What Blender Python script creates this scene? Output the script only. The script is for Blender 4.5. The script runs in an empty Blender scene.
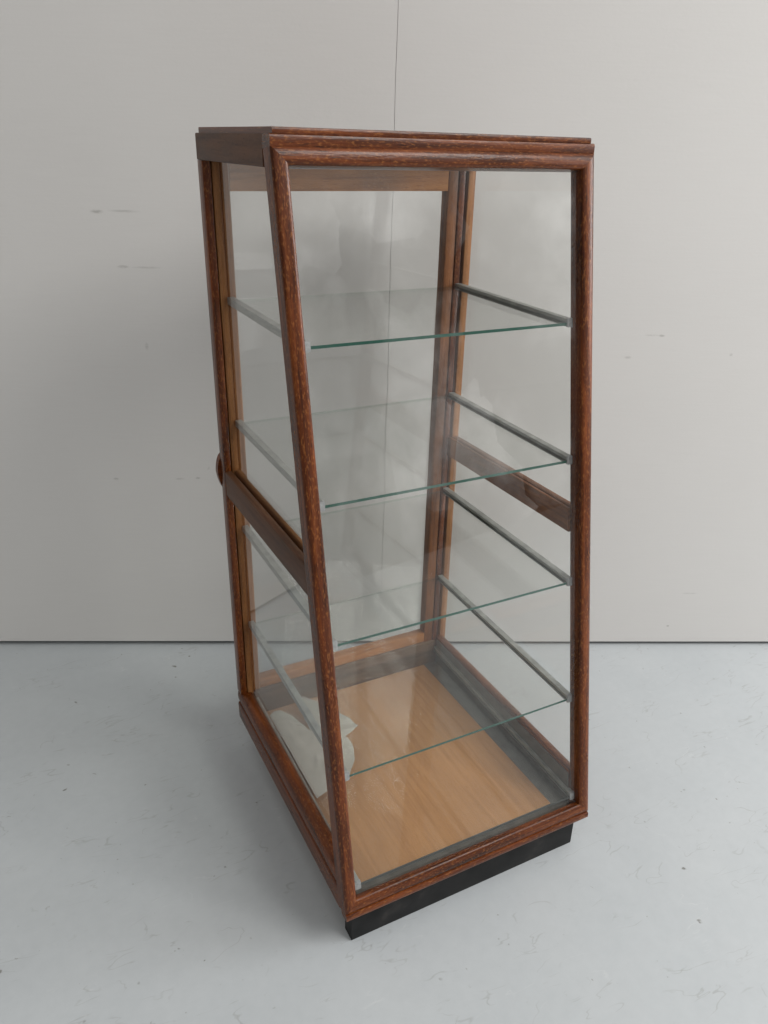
import bpy, bmesh, math, random
from mathutils import Vector, Matrix
random.seed(7)
S = bpy.context.scene
COL = S.collection

# ------------------------------------------------------------------ camera
cam_d = bpy.data.cameras.new('camera'); cam = bpy.data.objects.new('camera', cam_d); COL.objects.link(cam)
FPX = 782.83
YAW, PIT, ROLL = 0.488747, 0.440425, 0.028580
C = Vector((-0.271601, -0.574255, 0.894677))
fw = Vector((math.sin(YAW)*math.cos(PIT), math.cos(YAW)*math.cos(PIT), -math.sin(PIT)))
rt0 = Vector((math.cos(YAW), -math.sin(YAW), 0)); up0 = rt0.cross(fw)
rt = rt0*math.cos(ROLL) + up0*math.sin(ROLL); up = -rt0*math.sin(ROLL) + up0*math.cos(ROLL)
M = Matrix((rt, up, -fw)).transposed().to_4x4(); M.translation = C
cam.matrix_world = M
cam_d.sensor_fit = 'VERTICAL'; cam_d.sensor_height = 24.0; cam_d.lens = FPX/1024*24.0
cam_d.clip_start = 0.01; cam_d.clip_end = 100
S.camera = cam

# ------------------------------------------------------------------ look
S.view_settings.view_transform = 'Standard'; S.view_settings.look = 'None'
S.view_settings.exposure = -0.12; S.view_settings.gamma = 1.0
S.cycles.caustics_reflective = False; S.cycles.caustics_refractive = False
S.cycles.transparent_max_bounces = 40; S.cycles.max_bounces = 8

# ------------------------------------------------------------------ world: the dim grey daylight of a room
w = bpy.data.worlds.new('World'); S.world = w; w.use_nodes = True
nt = w.node_tree; nt.nodes.clear()
def N(t, ty, **kw):
    n = t.nodes.new(ty)
    for k, v in kw.items(): setattr(n, k, v)
    return n
out = N(nt, 'ShaderNodeOutputWorld'); bg = N(nt, 'ShaderNodeBackground'); nt.links.new(bg.outputs[0], out.inputs[0])
tc = N(nt, 'ShaderNodeTexCoord')
mp = N(nt, 'ShaderNodeMapping'); mp.inputs['Scale'].default_value = (9, 9, 7); nt.links.new(tc.outputs['Generated'], mp.inputs[0])
wn = N(nt, 'ShaderNodeTexNoise'); wn.inputs['Scale'].default_value = 1.0; wn.inputs['Detail'].default_value = 5; wn.inputs['Roughness'].default_value = 0.62; nt.links.new(mp.outputs[0], wn.inputs['Vector'])
cl = N(nt, 'ShaderNodeValToRGB'); cl.color_ramp.interpolation = 'LINEAR'
for k, (p, c_) in enumerate(((0.40, 0.02), (0.49, 0.28), (0.57, 1.0), (0.68, 2.4))):
    if k > 1: cl.color_ramp.elements.new(p)
    cl.color_ramp.elements[k].position = p; cl.color_ramp.elements[k].color = (c_, c_, c_, 1)
vb = N(nt, 'ShaderNodeTexVoronoi', distance='CHEBYCHEV'); vb.inputs['Scale'].default_value = 1.35; vb.inputs['Randomness'].default_value = 0.9
m3 = N(nt, 'ShaderNodeMapping'); m3.inputs['Scale'].default_value = (10, 10, 6); nt.links.new(tc.outputs['Generated'], m3.inputs[0]); nt.links.new(m3.outputs[0], vb.inputs['Vector'])
vs = N(nt, 'ShaderNodeSeparateColor'); nt.links.new(vb.outputs['Color'], vs.inputs[0])
nb_ = N(nt, 'ShaderNodeMix', data_type='FLOAT'); nb_.inputs[0].default_value = 0.17; nt.links.new(wn.outputs[0], nb_.inputs[2]); nt.links.new(vs.outputs[0], nb_.inputs[3])
nt.links.new(nb_.outputs[0], cl.inputs[0])
sx = N(nt, 'ShaderNodeSeparateXYZ'); nt.links.new(tc.outputs['Generated'], sx.inputs[0])
el = N(nt, 'ShaderNodeMapRange', interpolation_type='SMOOTHSTEP'); el.inputs['From Min'].default_value = 0.22; el.inputs['From Max'].default_value = 0.34; nt.links.new(sx.outputs[2], el.inputs[0])
mx = N(nt, 'ShaderNodeMix', data_type='FLOAT'); nt.links.new(el.outputs[0], mx.inputs[0]); nt.links.new(cl.outputs[0], mx.inputs[2]); mx.inputs[3].default_value = 1.35
bg.inputs[0].default_value = (1.0, 0.99, 0.97, 1)
ms = N(nt, 'ShaderNodeMath', operation='MULTIPLY'); nt.links.new(mx.outputs[0], ms.inputs[0]); ms.inputs[1].default_value = 0.50
# brighter towards the windows on the right, dimmer on the left
dr = N(nt, 'ShaderNodeVectorMath', operation='DOT_PRODUCT'); nt.links.new(tc.outputs['Generated'], dr.inputs[0]); dr.inputs[1].default_value = (0.90, -0.43, 0.05)
side = N(nt, 'ShaderNodeMapRange'); side.inputs['From Min'].default_value = -0.8; side.inputs['From Max'].default_value = 1.0
side.inputs['To Min'].default_value = 0.70; side.inputs['To Max'].default_value = 1.75; nt.links.new(dr.outputs['Value'], side.inputs[0])
m2 = N(nt, 'ShaderNodeMath', operation='MULTIPLY'); nt.links.new(ms.outputs[0], m2.inputs[0]); nt.links.new(side.outputs[0], m2.inputs[1])
nt.links.new(m2.outputs[0], bg.inputs[1])

# ------------------------------------------------------------------ lamps: the windows off to the right and behind the camera's right shoulder
def area(name, loc, target, sx_, sy_, power, col):
    d = bpy.data.lights.new(name, 'AREA'); d.shape = 'RECTANGLE'; d.size = sx_; d.size_y = sy_; d.energy = power; d.color = col
    o = bpy.data.objects.new(name, d); COL.objects.link(o); o.location = loc
    o.rotation_euler = (Vector(target)-Vector(loc)).to_track_quat('-Z', 'Y').to_euler(); return o
area('window_light', (2.55, -0.85, 1.35), (0.2, 0.3, 0.35), 1.3, 1.3, 54, (0.985, 0.99, 1.0))
area('front_window_light', (1.45, -1.75, 2.60), (0.15, 0.3, 0.4), 1.15, 1.0, 45, (1.0, 0.975, 0.94))

# ------------------------------------------------------------------ materials
def mat(name):
    m = bpy.data.materials.new(name); m.use_nodes = True; t = m.node_tree
    return m, t, t.nodes['Principled BSDF']
def ramp(t, stops, src):
    r = N(t, 'ShaderNodeValToRGB'); e = r.color_ramp.elements
    while len(e) < len(stops): e.new(0.5)
    for k, (p, c) in enumerate(stops):
        e[k].position = p; e[k].color = (*c, 1) if len(c) == 3 else c
    t.links.new(src, r.inputs[0]); return r
def noise(t, vec, scale, detail=4, rough=0.55, dist=0.0):
    n = N(t, 'ShaderNodeTexNoise'); n.inputs['Scale'].default_value = scale; n.inputs['Detail'].default_value = detail
    n.inputs['Roughness'].default_value = rough; n.inputs['Distortion'].default_value = dist
    t.links.new(vec, n.inputs['Vector']); return n
def mapping(t, vec, scale, rot=(0, 0, 0), loc=None):
    m = N(t, 'ShaderNodeMapping'); m.inputs['Scale'].default_value = scale; m.inputs['Rotation'].default_value = rot
    if loc: m.inputs['Location'].default_value = loc
    t.links.new(vec, m.inputs[0]); return m.outputs[0]
def mixc(t, fac, a, b, mode='MIX'):
    m = N(t, 'ShaderNodeMix', data_type='RGBA', blend_type=mode)
    for sock, v in ((m.inputs[0], fac), (m.inputs[6], a), (m.inputs[7], b)):
        if hasattr(v, 'links'): t.links.new(v, sock)
        elif isinstance(v, (int, float)): sock.default_value = v
        else: sock.default_value = (*v, 1)
    return m.outputs[2]

def wood(name, dark, mid, light, fleck, rough=0.32, fleck_amt=0.5, coat=0.25, tone_=0.30):
    m, t, b = mat(name)
    uv = N(t, 'ShaderNodeUVMap', uv_map='grain').outputs[0]
    oi = N(t, 'ShaderNodeObjectInfo')
    off = N(t, 'ShaderNodeVectorMath', operation='ADD'); t.links.new(uv, off.inputs[0])
    sc = N(t, 'ShaderNodeVectorMath', operation='SCALE'); sc.inputs[0].default_value = (7.3, 3.1, 9.7); t.links.new(oi.outputs['Random'], sc.inputs['Scale'])
    t.links.new(sc.outputs[0], off.inputs[1]); v = off.outputs[0]
    n1 = noise(t, mapping(t, v, (7, 130, 1)), 1.0, 5, 0.6, 0.6)        # long grain
    n2 = noise(t, mapping(t, v, (9, 16, 1)), 1.0, 3, 0.5)              # broad tone changes
    n3 = noise(t, mapping(t, v, (70, 520, 1)), 1.0, 2, 0.5)            # pores
    n4 = noise(t, mapping(t, v, (210, 560, 1)), 1.0, 2, 0.5)          # medullary flecks
    base = ramp(t, [(0.28, dark), (0.52, mid), (0.76, light)], n1.outputs[0]).outputs[0]
    tone = ramp(t, [(0.3, (1-tone_*1.2,)*3), (0.7, (1+tone_*0.7,)*3)], n2.outputs[0]).outputs[0]
    c = mixc(t, 1.0, base, tone, 'MULTIPLY')
    fl = ramp(t, [(0.53, (0, 0, 0)), (0.72, (1, 1, 1))], n4.outputs[0]).outputs[0]
    fa = N(t, 'ShaderNodeMath', operation='MULTIPLY'); t.links.new(fl, fa.inputs[0]); fa.inputs[1].default_value = fleck_amt
    c = mixc(t, fa.outputs[0], c, fleck)
    po = ramp(t, [(0.60, (0, 0, 0)), (0.68, (1, 1, 1))], n3.outputs[0]).outputs[0]
    pa = N(t, 'ShaderNodeMath', operation='MULTIPLY'); t.links.new(po, pa.inputs[0]); pa.inputs[1].default_value = 0.6
    c = mixc(t, pa.outputs[0], c, dark)
    t.links.new(c, b.inputs['Base Color'])
    rr = N(t, 'ShaderNodeMapRange'); rr.inputs['To Min'].default_value = rough-0.08; rr.inputs['To Max'].default_value = rough+0.16
    t.links.new(n2.outputs[0], rr.inputs[0]); t.links.new(rr.outputs[0], b.inputs['Roughness'])
    b.inputs['Specular IOR Level'].default_value = 0.30; b.inputs['Coat Weight'].default_value = coat; b.inputs['Coat Roughness'].default_value = 0.25
    bp = N(t, 'ShaderNodeBump'); bp.inputs['Strength'].default_value = 0.35; bp.inputs['Distance'].default_value = 0.0006
    t.links.new(n3.outputs[0], bp.inputs['Height']); t.links.new(bp.outputs[0], b.inputs['Normal'])
    return m
OAK = wood('dark varnished oak', (0.022, 0.0044, 0.0011), (0.116, 0.0265, 0.0050), (0.215, 0.057, 0.0115), (0.38, 0.145, 0.038), 0.25, 0.42, 0.0)
OAK_DULL = wood('dull brown oak', (0.046, 0.017, 0.008), (0.098, 0.040, 0.018), (0.140, 0.060, 0.028), (0.16, 0.075, 0.036), 0.46, 0.3, 0.0)
OAK_BACK = wood('greyed inner oak', (0.105, 0.062, 0.038), (0.160, 0.096, 0.058), (0.20, 0.125, 0.078), (0.22, 0.14, 0.09), 0.5, 0.2, 0.0)
OAK_MID = wood('brown inner oak', (0.080, 0.025, 0.006), (0.185, 0.062, 0.015), (0.265, 0.096, 0.024), (0.30, 0.12, 0.036), 0.42, 0.3, 0.0)
OAK_PALE = wood('pale worn oak', (0.15, 0.058, 0.018), (0.30, 0.128, 0.044), (0.39, 0.182, 0.068), (0.42, 0.21, 0.09), 0.48, 0.3, 0.0)
HONEY = wood('honey inner oak', (0.30, 0.110, 0.028), (0.50, 0.200, 0.055), (0.58, 0.250, 0.075), (0.62, 0.28, 0.09), 0.48, 0.3, 0.0)
PLY = wood('tan plywood', (0.50, 0.225, 0.075), (0.60, 0.285, 0.105), (0.64, 0.315, 0.122), (0.64, 0.33, 0.14), 0.45, 0.15, 0.0, 0.07)

m, t, b = mat('black paint'); BLACK = m
g = N(t, 'ShaderNodeNewGeometry').outputs['Position']
n = noise(t, g, 30, 5)
t.links.new(ramp(t, [(0.35, (0.006, 0.006, 0.006)), (0.6, (0.014, 0.0135, 0.0135)), (0.8, (0.040, 0.036, 0.033))], n.outputs[0]).outputs[0], b.inputs['Base Color']); b.inputs['Roughness'].default_value = 0.6; b.inputs['Specular IOR Level'].default_value = 0.25

m, t, b = mat('painted grey shade'); SHADE_GREY = m  # grey that carries shade and reflection in its colour, for the base strips
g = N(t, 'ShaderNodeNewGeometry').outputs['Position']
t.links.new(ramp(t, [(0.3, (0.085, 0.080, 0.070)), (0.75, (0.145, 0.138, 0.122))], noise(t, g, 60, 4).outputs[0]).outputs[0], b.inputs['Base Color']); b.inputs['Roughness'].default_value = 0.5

def glass(name, tint):
    m = bpy.data.materials.new(name); m.use_nodes = True; t = m.node_tree; t.nodes.clear()
    o = N(t, 'ShaderNodeOutputMaterial'); mix = N(t, 'ShaderNodeMixShader'); tr = N(t, 'ShaderNodeBsdfTransparent'); gl = N(t, 'ShaderNodeBsdfGlossy')
    tr.inputs[0].default_value = (*tint, 1); gl.inputs['Roughness'].default_value = 0.0
    ge = N(t, 'ShaderNodeNewGeometry'); d = N(t, 'ShaderNodeVectorMath', operation='DOT_PRODUCT')
    t.links.new(ge.outputs['Normal'], d.inputs[0]); t.links.new(ge.outputs['Incoming'], d.inputs[1])
    a = N(t, 'ShaderNodeMath', operation='ABSOLUTE'); t.links.new(d.outputs['Value'], a.inputs[0])
    i = N(t, 'ShaderNodeMath', operation='SUBTRACT'); i.inputs[0].default_value = 1.0; t.links.new(a.outputs[0], i.inputs[1])
    p = N(t, 'ShaderNodeMath', operation='POWER'); t.links.new(i.outputs[0], p.inputs[0]); p.inputs[1].default_value = 5
    f = N(t, 'ShaderNodeMath', operation='MULTIPLY_ADD'); t.links.new(p.outputs[0], f.inputs[0]); f.inputs[1].default_value = 0.96; f.inputs[2].default_value = 0.04
    f.use_clamp = True
    # a faint uneven film of dust
    du = N(t, 'ShaderNodeBsdfDiffuse'); du.inputs[0].default_value = (0.6, 0.6, 0.58, 1)
    nn = noise(t, ge.outputs['Position'], 9, 5)
    dm = N(t, 'ShaderNodeMapRange'); dm.inputs['From Min'].default_value = 0.35; dm.inputs['From Max'].default_value = 0.75
    dm.inputs['To Min'].default_value = 0.0; dm.inputs['To Max'].default_value = 0.009; t.links.new(nn.outputs[0], dm.inputs[0])
    mx2 = N(t, 'ShaderNodeMixShader'); t.links.new(dm.outputs[0], mx2.inputs[0]); t.links.new(tr.outputs[0], mx2.inputs[1]); t.links.new(du.outputs[0], mx2.inputs[2])
    t.links.new(f.outputs[0], mix.inputs[0]); t.links.new(mx2.outputs[0], mix.inputs[1]); t.links.new(gl.outputs[0], mix.inputs[2]); t.links.new(mix.outputs[0], o.inputs[0])
    return m
GLASS = glass('clear pane glass', (0.986, 0.989, 0.985))
SHELFG = glass('clear shelf glass', (0.976, 0.984, 0.976))
m, t, b = mat('green glass edge'); EDGE = m
b.inputs['Base Color'].default_value = (0.022, 0.090, 0.066, 1); b.inputs['Roughness'].default_value = 0.15
EDGE2 = glass('pale glass edge', (0.80, 0.86, 0.82))
m, t, b = mat('dark grey glass edge'); EDGE3 = m
b.inputs['Base Color'].default_value = (0.06, 0.065, 0.06, 1); b.inputs['Roughness'].default_value = 0.4  # darker grey, for the front edge of the lowest shelf
m, t, b = mat('dull aluminium'); ALU = m
g = N(t, 'ShaderNodeNewGeometry').outputs['Position']
t.links.new(ramp(t, [(0.3, (0.25, 0.255, 0.24)), (0.7, (0.42, 0.43, 0.40))], noise(t, mapping(t, g, (60, 60, 400)), 1.0, 4).outputs[0]).outputs[0], b.inputs['Base Color'])
b.inputs['Metallic'].default_value = 0.25; b.inputs['Roughness'].default_value = 0.42
m, t, b = mat('bright cut metal'); CLIP = m
b.inputs['Base Color'].default_value = (0.55, 0.57, 0.56, 1); b.inputs['Metallic'].default_value = 0.2; b.inputs['Roughness'].default_value = 0.4
g = N(t, 'ShaderNodeNewGeometry').outputs['Position']
t.links.new(ramp(t, [(0.3, (0.27, 0.28, 0.285)), (0.7, (0.44, 0.45, 0.455))], noise(t, g, 300, 3).outputs[0]).outputs[0], b.inputs['Base Color'])

m, t, b = mat('white paper'); PAPER = m
g = N(t, 'ShaderNodeNewGeometry').outputs['Position']
t.links.new(ramp(t, [(0.3, (0.43, 0.395, 0.34)), (0.7, (0.52, 0.485, 0.43))], noise(t, g, 40, 4).outputs[0]).outputs[0], b.inputs['Base Color']); b.inputs['Roughness'].default_value = 0.8

# wall in its own frame: u along the wall, n towards the camera
WU = Vector((0.905, -0.425, 0)).normalized(); WN = Vector((-0.425, -0.905, 0)).normalized(); WO = Vector((0.0120, 0.7092, 0))
def frame_coords(t):
    g = N(t, 'ShaderNodeNewGeometry').outputs['Position']
    s = N(t, 'ShaderNodeVectorMath', operation='SUBTRACT'); t.links.new(g, s.inputs[0]); s.inputs[1].default_value = WO
    du = N(t, 'ShaderNodeVectorMath', operation='DOT_PRODUCT'); t.links.new(s.outputs[0], du.inputs[0]); du.inputs[1].default_value = WU
    z = N(t, 'ShaderNodeSeparateXYZ'); t.links.new(g, z.inputs[0])
    dn = N(t, 'ShaderNodeVectorMath', operation='DOT_PRODUCT'); t.links.new(s.outputs[0], dn.inputs[0]); dn.inputs[1].default_value = WN
    c = N(t, 'ShaderNodeCombineXYZ'); t.links.new(du.outputs['Value'], c.inputs[0]); t.links.new(dn.outputs['Value'], c.inputs[1]); t.links.new(z.outputs[2], c.inputs[2])
    return c.outputs[0]
def streak(t, v, cu, cz, wu, wz, amt):
    """soft worn mark centred at (cu, cz) on the wall"""
    m = mapping(t, v, (1/wu, 0, 1/wz), loc=(-cu/wu, 0, -cz/wz))
    ln = N(t, 'ShaderNodeVectorMath', operation='LENGTH'); t.links.new(m, ln.inputs[0])
    mr = N(t, 'ShaderNodeMapRange', interpolation_type='SMOOTHSTEP'); mr.inputs['From Min'].default_value = 1.0; mr.inputs['From Max'].default_value = 0.2
    t.links.new(ln.outputs['Value'], mr.inputs[0])
    br = ramp(t, [(0.30, (0.2,)*3), (0.55, (1, 1, 1))], noise(t, mapping(t, v, (90, 1, 400)), 1.0, 3).outputs[0]).outputs[0]
    a = N(t, 'ShaderNodeMath', operation='MULTIPLY'); t.links.new(mr.outputs[0], a.inputs[0]); t.links.new(br, a.inputs[1])
    a2 = N(t, 'ShaderNodeMath', operation='MULTIPLY'); t.links.new(a.outputs[0], a2.inputs[0]); a2.inputs[1].default_value = amt
    return a2.outputs[0]
m, t, b = mat('off white painted panel'); WALL = m
v = frame_coords(t)
c = ramp(t, [(0.3, (0.630, 0.615, 0.597)), (0.7, (0.657, 0.642, 0.624))], noise(t, mapping(t, v, (1.3, 1, 1.6)), 1.0, 4).outputs[0]).outputs[0]
c = mixc(t, 0.025, c, ramp(t, [(0.3, (0.3,)*3), (0.7, (0.8,)*3)], noise(t, mapping(t, v, (14, 1, 420)), 1.0, 3).outputs[0]).outputs[0])
for cu, cz, wu, wz, amt in ((-0.096, 0.7895, 0.013, 0.0040, 0.60), (-0.055, 0.791, 0.030, 0.0028, 0.38), (-0.066, 0.7095, 0.012, 0.0032, 0.50), (-0.030, 0.709, 0.030, 0.0024, 0.34),
                            (0.806, 0.617, 0.007, 0.0028, 0.60), (0.790, 0.6175, 0.018, 0.0020, 0.30), (0.755, 0.580, 0.008, 0.0036, 0.40), (0.930, 0.587, 0.004, 0.003, 0.6),
                            (-0.042, 0.585, 0.004, 0.008, 0.35), (-0.119, 0.350, 0.006, 0.0035, 0.5), (-0.008, 0.351, 0.010, 0.0028, 0.4), (0.023, 0.353, 0.006, 0.003, 0.5),
                            (0.921, 0.045, 0.004, 0.003, 0.7), (0.95, 0.120, 0.02, 0.0025, 0.3)):
    c = mixc(t, streak(t, v, cu, cz, wu, wz, amt), c, (0.30, 0.29, 0.27))
sp = ramp(t, [(0.80, (0, 0, 0)), (0.83, (1, 1, 1))], noise(t, v, 34, 2, 0.4).outputs[0]).outputs[0]
c = mixc(t, sp, c, (0.40, 0.385, 0.36))
t.links.new(c, b.inputs['Base Color']); b.inputs['Roughness'].default_value = 0.62
bp = N(t, 'ShaderNodeBump'); bp.inputs['Strength'].default_value = 0.12; bp.inputs['Distance'].default_value = 0.001
t.links.new(noise(t, mapping(t, v, (160, 1, 240)), 1.0, 3).outputs[0], bp.inputs['Height']); t.links.new(bp.outputs[0], b.inputs['Normal'])
m, t, b = mat('dark gap'); GAP = m
g = N(t, 'ShaderNodeNewGeometry').outputs['Position']
t.links.new(ramp(t, [(0.3, (0.012, 0.012, 0.012)), (0.7, (0.03, 0.03, 0.03))], noise(t, g, 40, 3).outputs[0]).outputs[0], b.inputs['Base Color'])

m, t, b = mat('grey painted concrete'); FLOOR = m
g = N(t, 'ShaderNodeNewGeometry').outputs['Position']
c = ramp(t, [(0.25, (0.425, 0.452, 0.468)), (0.5, (0.448, 0.475, 0.490)), (0.78, (0.470, 0.495, 0.508))], noise(t, g, 5.5, 5, 0.5).outputs[0]).outputs[0]
c = mixc(t, 0.045, c, ramp(t, [(0.35, (0.35, 0.36, 0.36)), (0.65, (0.75,)*3)], noise(t, g, 60, 5, 0.65).outputs[0]).outputs[0])
# specks of grit
for sc, lo, hi, col in ((46, 0.735, 0.775, (0.20, 0.20, 0.19)), (110, 0.735, 0.79, (0.25, 0.25, 0.24))):
    s = ramp(t, [(lo, (0, 0, 0)), (hi, (1, 1, 1))], noise(t, g, sc, 2, 0.5, 0.3).outputs[0]).outputs[0]
    c = mixc(t, s, c, col)
# scratches and hair cracks: thin contour lines of warped noise, broken up by another noise
def scratch(t, rot, stretch, seed, wid, gate, amt, col, c):
    v = mapping(t, g, stretch, (0, 0, rot), seed)
    n = noise(t, v, 1.0, 3, 0.5, 0.4)
    d = N(t, 'ShaderNodeMath', operation='SUBTRACT'); t.links.new(n.outputs[0], d.inputs[0]); d.inputs[1].default_value = 0.5
    a = N(t, 'ShaderNodeMath', operation='ABSOLUTE'); t.links.new(d.outputs[0], a.inputs[0])
    l = N(t, 'ShaderNodeMapRange'); l.inputs['From Min'].default_value = wid; l.inputs['From Max'].default_value = 0; t.links.new(a.outputs[0], l.inputs[0])
    gt = ramp(t, [(gate, (0, 0, 0)), (gate+0.06, (1, 1, 1))], noise(t, mapping(t, g, (13, 13, 1), (0, 0, 0), (seed[1], seed[0], 0)), 1.0, 3).outputs[0]).outputs[0]
    k = N(t, 'ShaderNodeMath', operation='MULTIPLY'); t.links.new(l.outputs[0], k.inputs[0]); t.links.new(gt, k.inputs[1])
    k2 = N(t, 'ShaderNodeMath', operation='MULTIPLY'); t.links.new(k.outputs[0], k2.inputs[0]); k2.inputs[1].default_value = amt
    return mixc(t, k2.outputs[0], c, col)
c = scratch(t, 0.5, (8, 26, 1), (1.7, 4.1, 0), 0.010, 0.560, 0.36, (0.22, 0.215, 0.20), c)
c = scratch(t, -0.35, (7, 34, 1), (9.2, 2.3, 0), 0.010, 0.575, 0.34, (0.25, 0.245, 0.235), c)
c = scratch(t, 1.3, (9, 24, 1), (5.5, 8.8, 0), 0.008, 0.570, 0.34, (0.24, 0.235, 0.225), c)
c = scratch(t, -0.9, (4, 11, 1), (6.1, 1.4, 0), 0.004, 0.585, 0.34, (0.26, 0.26, 0.25), c)
c = scratch(t, -0.5, (10, 30, 1), (3.3, 7.1, 0), 0.010, 0.600, 0.30, (0.60, 0.61, 0.61), c)
t.links.new(c, b.inputs['Base Color'])
rr = N(t, 'ShaderNodeMapRange'); rr.inputs['To Min'].default_value = 0.30; rr.inputs['To Max'].default_value = 0.52; t.links.new(noise(t, g, 14, 4).outputs[0], rr.inputs[0]); t.links.new(rr.outputs[0], b.inputs['Roughness'])
bp = N(t, 'ShaderNodeBump'); bp.inputs['Strength'].default_value = 0.15; bp.inputs['Distance'].default_value = 0.002
t.links.new(noise(t, g, 26, 4).outputs[0], bp.inputs['Height']); t.links.new(bp.outputs[0], b.inputs['Normal'])

# ------------------------------------------------------------------ geometry helpers
H = 0.900; W = 0.37250; D = 0.41271; SL = 0.16013; ZB = 0.05116
KF = SL/(H-ZB)                                     # the front leans back
TX, TY = -0.0056/H, 0.0047/H                       # the old cabinet is a few millimetres out of plumb
BASE = Vector((W/2, D/2, 0))
def racked(p): return Vector((p[0]*(1+0.018*(p[2]-0.05))+TX*p[2], p[1]+TY*p[2], p[2])) - BASE   # and a little wider at the top
def yf(z, off=0.0): return KF*(z-ZB) + off         # depth of the front face at height z
def link(name, bm, mats, parent=None, smooth=35, xf=None):
    if xf:
        for v_ in bm.verts: v_.co = xf(v_.co)
    bmesh.ops.recalc_face_normals(bm, faces=bm.faces)
    me = bpy.data.meshes.new(name); bm.to_mesh(me); bm.free()
    for m_ in (mats if isinstance(mats, (list, tuple)) else [mats]): me.materials.append(m_)
    if smooth:
        for p in me.polygons: p.use_smooth = True
        me.set_sharp_from_angle(angle=math.radians(smooth))
    o = bpy.data.objects.new(name, me); COL.objects.link(o)
    if parent: o.parent = parent
    return o
def sweep(bm, prof, a, b_, right, upv, na=None, nb=None, mi=0):
    """prism of a 2-D outline from a to b_, cut by end planes with normals na, nb"""
    a = Vector(a); b_ = Vector(b_); ax = (b_-a).normalized(); right = Vector(right); upv = Vector(upv)
    na = Vector(na) if na else ax; nb = Vector(nb) if nb else ax
    uvl = bm.loops.layers.uv.get('grain') or bm.loops.layers.uv.new('grain')
    A, B = [], []
    per = [0.0]
    for k in range(len(prof)):
        p, q = prof[k], prof[(k+1) % len(prof)]; per.append(per[-1]+math.hypot(q[0]-p[0], q[1]-p[1]))
    for (x, y) in prof:
        o = a + right*x + upv*y
        A.append(bm.verts.new(o + ax*((a-o).dot(na)/ax.dot(na)))); o2 = b_ + right*x + upv*y
        B.append(bm.verts.new(o2 + ax*((b_-o2).dot(nb)/ax.dot(nb))))
    n_ = len(prof); r0 = random.random()*3
    for k in range(n_):
        j = (k+1) % n_
        f_ = bm.faces.new((A[k], A[j], B[j], B[k])); f_.material_index = mi
        for lp, vv, pv in zip(f_.loops, (A[k], A[j], B[j], B[k]), (per[k], per[k+1], per[k+1], per[k])):
            lp[uvl].uv = ((vv.co-a).dot(ax)+r0, pv)
    for ring in (A[::-1], B):
        f_ = bm.faces.new(ring); f_.material_index = mi
        for lp in f_.loops: lp[uvl].uv = ((lp.vert.co-a).dot(right)*0.3+r0, (lp.vert.co-a).dot(upv))
def rbox(x0, y0, x1, y1, r=0.0015, seg=2):
    """rounded rectangle outline"""
    pts = []
    for cx, cy, a0 in ((x1-r, y1-r, 0), (x0+r, y1-r, 90), (x0+r, y0+r, 180), (x1-r, y0+r, 270)):
        for k in range(seg+1):
            an = math.radians(a0+90*k/seg); pts.append((cx+r*math.cos(an), cy+r*math.sin(an)))
    return pts
def bar(x0, x1, y0, y1, z0, z1, axis='y', r=0.0015, bm=None, mi=0):
    """rounded box with its grain along one axis"""
    bm = bm or bmesh.new()
    if axis == 'y': sweep(bm, rbox(x0, z0, x1, z1, r), (0, y0, 0), (0, y1, 0), (1, 0, 0), (0, 0, 1), mi=mi)
    if axis == 'x': sweep(bm, rbox(y0, z0, y1, z1, r), (x0, 0, 0), (x1, 0, 0), (0, 1, 0), (0, 0, 1), mi=mi)
    if axis == 'z': sweep(bm, rbox(x0, y0, x1, y1, r), (0, 0, z0), (0, 0, z1), (1, 0, 0), (0, 1, 0), mi=mi)
    return bm
def sheet(corners, thick_vec, bm=None, edges=(1, 1, 1, 1)):
    """flat glass sheet: four corners and a thickness; slot 0 for the two faces, slot 1 for the edges"""
    bm = bm or bmesh.new()
    A = [bm.verts.new(Vector(c_)) for c_ in corners]; B = [bm.verts.new(Vector(c_)+Vector(thick_vec)) for c_ in corners]
    bm.faces.new(A[::-1]); bm.faces.new(B)
    for k in range(4):
        f_ = bm.faces.new((A[k], A[(k+1) % 4], B[(k+1) % 4], B[k])); f_.material_index = edges[k]
    return bm
def thing(name, label, cat, loc):
    o = bpy.data.objects.new(name, None); COL.objects.link(o); o.location = loc; o.empty_display_size = 0.1
    o['label'] = label; o['category'] = cat; return o

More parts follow.
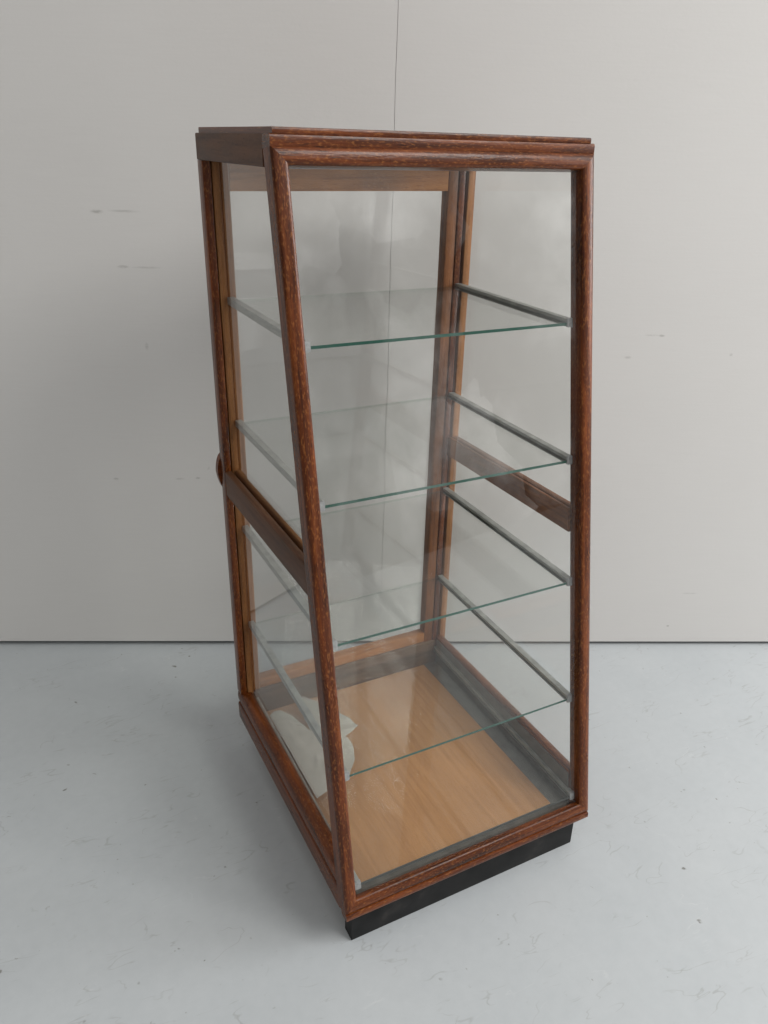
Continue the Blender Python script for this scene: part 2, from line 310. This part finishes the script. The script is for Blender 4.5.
# ------------------------------------------------------------------ setting: floor and wall
bm = bmesh.new()
q = [WO + WU*a_ + WN*n_ for a_, n_ in ((-4, -0.05), (4.5, -0.05), (4.5, 2.3), (-4, 2.3))]
bm.faces.new([bm.verts.new((p.x, p.y, 0)) for p in q])
o = link('floor', bm, FLOOR, smooth=0); o['kind'] = 'structure'
bm = bmesh.new()
def wall_slab(u0, u1, z0, z1, n0, n1, mi):
    """board between two distances in front of the wall line, split along its edge so that the seam wanders a little"""
    V = {}
    for a_ in (0, 1):
        for k, z in enumerate([z0+(z1-z0)*i/40 for i in range(41)]):
            for nn_ in (0, 1):
                u_ = (u0, u1)[a_]
                if abs(u_-SEAM) < 0.01: u_ += 0.0006*math.sin(z*23+1)+0.0004*math.sin(z*61)
                V[a_, k, nn_] = bm.verts.new(WO + WU*u_ + WN*(n0, n1)[nn_] + Vector((0, 0, z)))
    for k in range(40):
        for f_ in (((0, k, 1), (1, k, 1), (1, k+1, 1), (0, k+1, 1)), ((0, k, 0), (0, k+1, 0), (1, k+1, 0), (1, k, 0)),
                   ((0, k, 0), (0, k, 1), (0, k+1, 1), (0, k+1, 0)), ((1, k, 1), (1, k, 0), (1, k+1, 0), (1, k+1, 1))):
            fc = bm.faces.new([V[i] for i in f_]); fc.material_index = mi
    for k in (0, 40):
        fc = bm.faces.new([V[0, k, 0], V[1, k, 0], V[1, k, 1], V[0, k, 1]]); fc.material_index = mi
SEAM = 0.352
wall_slab(-3.5, SEAM-0.0003, 0.0092, 2.6, -0.012, 0.0, 0)
wall_slab(SEAM+0.0003, 3.8, 0.0080, 2.6, -0.012, 0.0, 0)
wall_slab(SEAM-0.011, SEAM+0.02, 0.0085, 2.6, -0.006, -0.0025, 0)
wall_slab(-3.5, 3.8, 0.0005, 2.6, -0.03, -0.013, 1)
o = link('wall', bm, [WALL, GAP], smooth=0); o['kind'] = 'structure'

# ------------------------------------------------------------------ the display cabinet
cab = thing('display_cabinet', 'tall brown oak and glass display cabinet with sloping front and glass shelves', 'display cabinet', BASE)
def part(name, bm, mats, parent=cab, smooth=35): return link(name, bm, mats, parent, smooth, racked)
AXF = Vector((0, SL, H-ZB)).normalized()            # up along the sloping front
NF = Vector((0, -(H-ZB), SL)).normalized()          # out of the sloping front
BK = -NF
Z_LO, Z_HI = 0.0608, 0.8905                         # the half-round frame of the front lies between these heights
RW = 0.0165                                         # its width
def half_round(wd, dep=0.022, nose=0.0058, seg=14):
    """outline across (x) and into the cabinet (y)"""
    p = []
    for k in range(seg+1):
        an = math.pi - math.pi*k/seg; ca, sa = math.cos(an), math.sin(an)
        p.append((wd/2+wd/2*math.copysign(abs(ca)**0.72, ca), nose-nose*abs(sa)**0.72))
    p += [(wd, dep), (0.0, dep)]
    return p
X = Vector((1, 0, 0))
# posts of the front: mitred top and bottom with the rails
pa = Vector((0, yf(Z_LO), Z_LO)); pb = Vector((0, yf(Z_HI), Z_HI))
mit_lo_l = AXF - X; mit_hi_l = AXF + X              # planes of the mitres, left post
bm = bmesh.new(); sweep(bm, half_round(RW), pa, pb, X, BK, na=mit_lo_l, nb=mit_hi_l); part('front_post', bm, OAK)
bm = bmesh.new(); sweep(bm, half_round(RW), pa+X*W, pb+X*W, -X, BK, na=AXF+X, nb=AXF-X); part('front_post', bm, OAK)
# half-round rails of the front
bm = bmesh.new(); sweep(bm, half_round(RW), pb, pb+X*W, -AXF, BK, na=X+AXF, nb=X-AXF); part('front_top_rail', bm, OAK)
bm = bmesh.new(); sweep(bm, half_round(RW, 0.0094), pa, pa+X*W, AXF, BK, na=X-AXF, nb=X+AXF); part('front_bottom_rail', bm, OAK)

# top: frieze band over the rail, flat boards along the sides and back, thin lid
yt = yf(0.8905)
bm = bar(0.0002, W-0.0002, yt+0.0030, yt+0.024, 0.8862, H, 'x', 0.0028)
part('top_band', bm, OAK)
bm = bar(0.0003, 0.016, yt+0.0245, D, 0.8712, H-0.0002, 'y', 0.0015); part('top_side_rail', bm, OAK_DULL)
bm = bar(W-0.016, W-0.0003, yt+0.0245, D, 0.8712, H-0.0002, 'y', 0.0015); part('top_side_rail', bm, OAK)
bm = bar(0.0165, W-0.0165, D-0.02, D-0.0002, 0.8712, H-0.0002, 'x', 0.0015); part('top_back_rail', bm, OAK)
bm = bar(0.0035, W-0.0045, yt+0.005, D-0.004, H-0.0012, H+0.0056, 'x', 0.0020); part('top_board', bm, OAK)

# rear posts
for s_ in (0, 1):
    fx = (lambda x: x) if s_ == 0 else (lambda x: W-x)
    e1, e2, e3 = ((0.0100, 0.0116, 0.0208), (0.0115, 0.0165, 0.0255))[s_]
    x0, x1 = sorted((fx(0.0003), fx(e1))); bm = bar(x0, x1, D-0.020, D-0.0004, 0.1080, 0.8710, 'z', 0.0012)
    po = part('rear_post', bm, OAK if s_ == 0 else OAK_PALE)
    x0, x1 = sorted((fx(e2), fx(e3))); bm = bar(x0, x1, D-0.020, D-0.001, 0.0850, 0.8710, 'z', 0.0010)
    part('corner_bead', bm, OAK_PALE if s_ == 0 else OAK, po)
    x0, x1 = sorted((fx(e1-0.0002), fx(e2+0.0002))); bm = bar(x0, x1, D-0.011, D-0.0015, 0.1000, 0.8710, 'z', 0.0006)
    part('groove_strip', bm, OAK, po)

# base: band, side rails, plinth
bm = bar(0.0004, W-0.0024, 0.0012, 0.0162, ZB, 0.0604, 'x', 0.0022); part('base_band', bm, OAK)
def side_rail(fx, up_=0.0):
    """outline across x / up z: plain lower band, bead above it"""
    pts = [(0.0006, ZB+0.002), (0.0026, ZB), (0.0178, ZB), (0.0178, 0.1080+up_), (0.0165, 0.1092+up_), (0.0120, 0.1100+up_), (0.0080, 0.1092+up_),
           (0.0040, 0.1068+up_), (0.0014, 0.1020+up_), (0.0004, 0.0960), (0.0008, 0.0890), (0.0036, 0.0850), (0.0040, 0.0835), (0.0008, 0.0815), (0.0002, 0.0790)]
    return [(fx(x), z) for x, z in pts]
for s_ in (0, 1):
    fx = (lambda x: x) if s_ == 0 else (lambda x: W-x)
    bm = bmesh.new(); sweep(bm, side_rail(fx, (0, 0.0055)[s_]), (0, yf(0, 0.0225), 0), (0, D-0.0003, 0), (1, 0, 0), (0, 0, 1), na=NF)
    part('base_side_rail', bm, OAK)
    wl = (0.0285, 0.0425)[s_]
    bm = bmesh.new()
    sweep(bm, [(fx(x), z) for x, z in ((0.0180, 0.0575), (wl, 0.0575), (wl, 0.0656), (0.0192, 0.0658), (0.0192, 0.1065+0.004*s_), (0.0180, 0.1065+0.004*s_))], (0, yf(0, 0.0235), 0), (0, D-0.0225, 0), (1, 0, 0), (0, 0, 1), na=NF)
    part('side_shade_strip', bm, SHADE_GREY)  # added strips, painted grey for the shade and reflection beside the board
bm = bar(0.0224, W-0.0224, D-0.022, D-0.001, ZB+0.001, 0.1100, 'x', 0.0015); part('base_back_rail', bm, OAK_BACK)
bm = bar(0.0118, W-0.0165, 0.0116, 0.0310, 0.0, ZB-0.0006, 'x', 0.0012); pl = part('plinth', bm, BLACK)
for x0, x1 in ((0.085, 0.105), (W-0.075, W-0.055)):
    part('runner', bar(x0, x1, 0.0314, D-0.03, 0.0, ZB-0.0006, 'y', 0.0012), BLACK, pl)
bm = bar(0.0190, W-0.0190, 0.0165, 0.0345, ZB+0.001, 0.0654, 'x', 0.0005); part('front_gap_strip', bm, SHADE_GREY)  # added grey strip, stands in for the dark gap behind the front rail
bm = bar(0.0238, W-0.0238, 0.0348, D-0.0225, ZB+0.001, 0.0650, 'y', 0.0005); part('base_board', bm, PLY)

# middle rails of the two sides
for s_ in (0, 1):
    fx = (lambda x: x) if s_ == 0 else (lambda x: W-x)
    z0, z1 = ((0.4490, 0.4850), (0.4520, 0.4845))[s_]
    bm = bmesh.new(); x0, x1 = sorted((fx(0.0008), fx(0.0110)))
    sweep(bm, rbox(x0, z0, x1, z1, 0.0025), (0, yf(0, 0.0215), 0), (0, D-0.0203, 0), (1, 0, 0), (0, 0, 1), na=NF)
    mr = part('middle_rail', bm, OAK_DULL if s_ == 0 else OAK_MID)
    bm = bmesh.new(); x0, x1 = sorted((fx(0.0156), fx(0.0205)))
    sweep(bm, rbox(x0, z0+0.003, x1, z1+0.001, 0.0015), (0, yf(0, 0.0225), 0), (0, D-0.0203, 0), (1, 0, 0), (0, 0, 1), na=NF)
    part('inner_bead', bm, OAK_PALE if s_ == 0 else OAK_MID, mr)

# panes
gl = 0.003
za, zc = 0.0700, 0.880
fo = 0.0085
part('front_pane', sheet([(0.012, yf(za, fo), za), (W-0.012, yf(za, fo), za), (W-0.012, yf(zc, fo), zc), (0.012, yf(zc, fo), zc)], BK*gl), [GLASS, EDGE], smooth=0)
for s_ in (0, 1):
    x = 0.0122 if s_ == 0 else W-0.0122-gl
    zb_, zt = 0.1040, 0.876
    part('side_pane', sheet([(x, yf(zb_, 0.018), zb_), (x, D-0.0115, zb_), (x, D-0.0115, zt), (x, yf(zt, 0.018), zt)], (gl, 0, 0)), [GLASS, EDGE], smooth=0)

# door at the back
door = part('back_door', bar(0.0214, 0.0320, D-0.0185, D-0.0010, 0.1105, 0.8700, 'z', 0.0015), OAK_PALE)
part('door_stile', bar(W-0.0420, W-0.0262, D-0.0185, D-0.0010, 0.1105, 0.8700, 'z', 0.0015), OAK_MID, door)
part('door_rail', bar(0.0323, W-0.0423, D-0.0182, D-0.0013, 0.8380, 0.8700, 'x', 0.0015), HONEY, door)
part('door_rail', bar(0.0323, W-0.0423, D-0.0182, D-0.0013, 0.1105, 0.1280, 'x', 0.0015), HONEY, door)
x0, x1, z0, z1 = 0.028, W-0.036, 0.121, 0.845
part('door_pane', sheet([(x0, D-0.009, z0), (x1, D-0.009, z0), (x1, D-0.009, z1), (x0, D-0.009, z1)], (0, gl, 0)), [GLASS, EDGE], door, smooth=0)
# turn button on the back, its end showing past the left post
bm = bmesh.new()
prof = []
for k in range(28):
    an = 2*math.pi*k/28; zz = math.sin(an)*0.027; wx = math.cos(an)*(0.0100 if zz > 0 else 0.0100*(1-0.25*(-zz/0.027)))
    prof.append((0.0062+wx, 0.476+zz))
sweep(bm, prof, (0, D+0.0004, 0), (0, D+0.0105, 0), (1, 0, 0), (0, 0, 1)); part('turn_button', bm, OAK)

# glass shelves in metal side channels
def shelf(z, df=0.0, dr=0.0, front_edge=1, fo_=0.0205):
    """z = middle of the channel; the glass lies in its lower slot; the shelf dips by df at the front, rises by dr at the back"""
    zg = z - 0.0038
    xa, xb = 0.0214, W-0.0176
    yF, yR = yf(z, fo_), D-0.0215
    def settle(p):
        k = (p[1]-yF)/(yR-yF); return racked((p[0], p[1]+KF*df*(1-k), p[2] + df*(1-k) + dr*k))
    def piece(name, bm, mats, parent, smooth=0): return link(name, bm, mats, parent, smooth, settle)
    y0, y1 = yf(zg, fo_), D-0.0215
    so = piece('shelf', sheet([(xa+0.0012, y0, zg), (xb-0.0012, y0, zg), (xb-0.0012, y1, zg), (xa+0.0012, y1, zg)], (0, 0, 0.0034), edges=(front_edge, 2, 2, 2)), [SHELFG, EDGE, EDGE2, EDGE3], cab)
    for s_ in (0, 1):
        fx = (lambda x: x) if s_ == 0 else (lambda x: W-x)
        a0, a1 = ((0.0192, 0.0272), (0.0154, 0.0236))[s_]
        U = [(a0, z-0.0052), (a1, z-0.0052), (a1, z-0.0040), (a0+0.0022, z-0.0040), (a0+0.0022, z-0.0001), (a1, z-0.0001), (a1, z+0.0036), (a0, z+0.0036)]
        bm = bmesh.new(); sweep(bm, [(fx(x), zz) for x, zz in U], (0, yf(0, fo_+0.001), 0), (0, D-0.0212, 0), (1, 0, 0), (0, 0, 1), na=NF)
        piece('shelf_channel', bm, ALU, so)
        bm = bmesh.new(); x0, x1 = sorted((fx(a0-0.0004), fx(a1+0.0004)))
        sweep(bm, rbox(x0, z-0.0056, x1, z+0.0046, 0.0008), (0, yf(0, fo_-0.002), 0), (0, yf(0, fo_+0.0008), 0), (1, 0, 0), (0, 0, 1), na=NF, nb=NF)
        piece('end_clip', bm, CLIP, so, 35)
for z, df, dr in ((0.7120, -0.0022, 0.001), (0.5500, -0.0022, 0.003), (0.3945, -0.0035, 0.002), (0.2315, -0.0042, 0.005)): shelf(z, df, dr)
shelf(0.0880, -0.0045, 0.006, 3, 0.0146)

# ------------------------------------------------------------------ crumpled sheet of paper inside
from mathutils import noise as mn
outline = [(.0300,.349),(.040,.3545),(.049,.353),(.0614,.334),(.0700,.300),(.0735,.289),(.0765,.330),(.0811,.360),(.0939,.3690),(.108,.350),(.122,.326),
           (.1375,.2925),(.1425,.267),(.130,.260),(.1165,.256),(.1185,.244),(.117,.230),(.108,.206),(.089,.182),(.067,.172),(.046,.1665),(.0300,.161)]
bm = bmesh.new()
f0 = bm.faces.new([bm.verts.new((x, y, 0)) for x, y in outline])
bmesh.ops.triangulate(bm, faces=[f0])
for _ in range(3): bmesh.ops.subdivide_edges(bm, edges=bm.edges[:], cuts=1, use_grid_fill=True)
def crease(x, y, ax_, ay_, bx_, by_, wd, h):
    """ridge along a line: a fold in the paper"""
    dx, dy = bx_-ax_, by_-ay_; L = math.hypot(dx, dy); d = abs((x-ax_)*dy-(y-ay_)*dx)/L
    return h*max(0.0, 1-d/wd)
def lift(x, y):
    h = 0.0008 + 0.0012*abs(mn.noise(Vector((x*30, y*20, 2.1))))
    h += crease(x, y, .028, .285, .142, .262, .012, .0030) + crease(x, y, .028, .262, .100, .182, .008, .0026) + crease(x, y, .030, .315, .125, .290, .008, .0018)
    return h
for v_ in bm.verts: v_.co.z = 0.0900 + lift(v_.co.x, v_.co.y)
ext = bmesh.ops.extrude_face_region(bm, geom=bm.faces[:])
for v_ in [e for e in ext['geom'] if isinstance(e, bmesh.types.BMVert)]: v_.co.z += 0.0004
pc = Vector((0.082, 0.262, 0.0900))
off = racked(pc) + BASE
o = link('paper_sheet', bm, PAPER, smooth=25, xf=lambda p: racked(p) + BASE - off)
o.location = off
o['label'] = 'crumpled white sheet of paper lying at the bottom of the glass display cabinet'; o['category'] = 'paper'
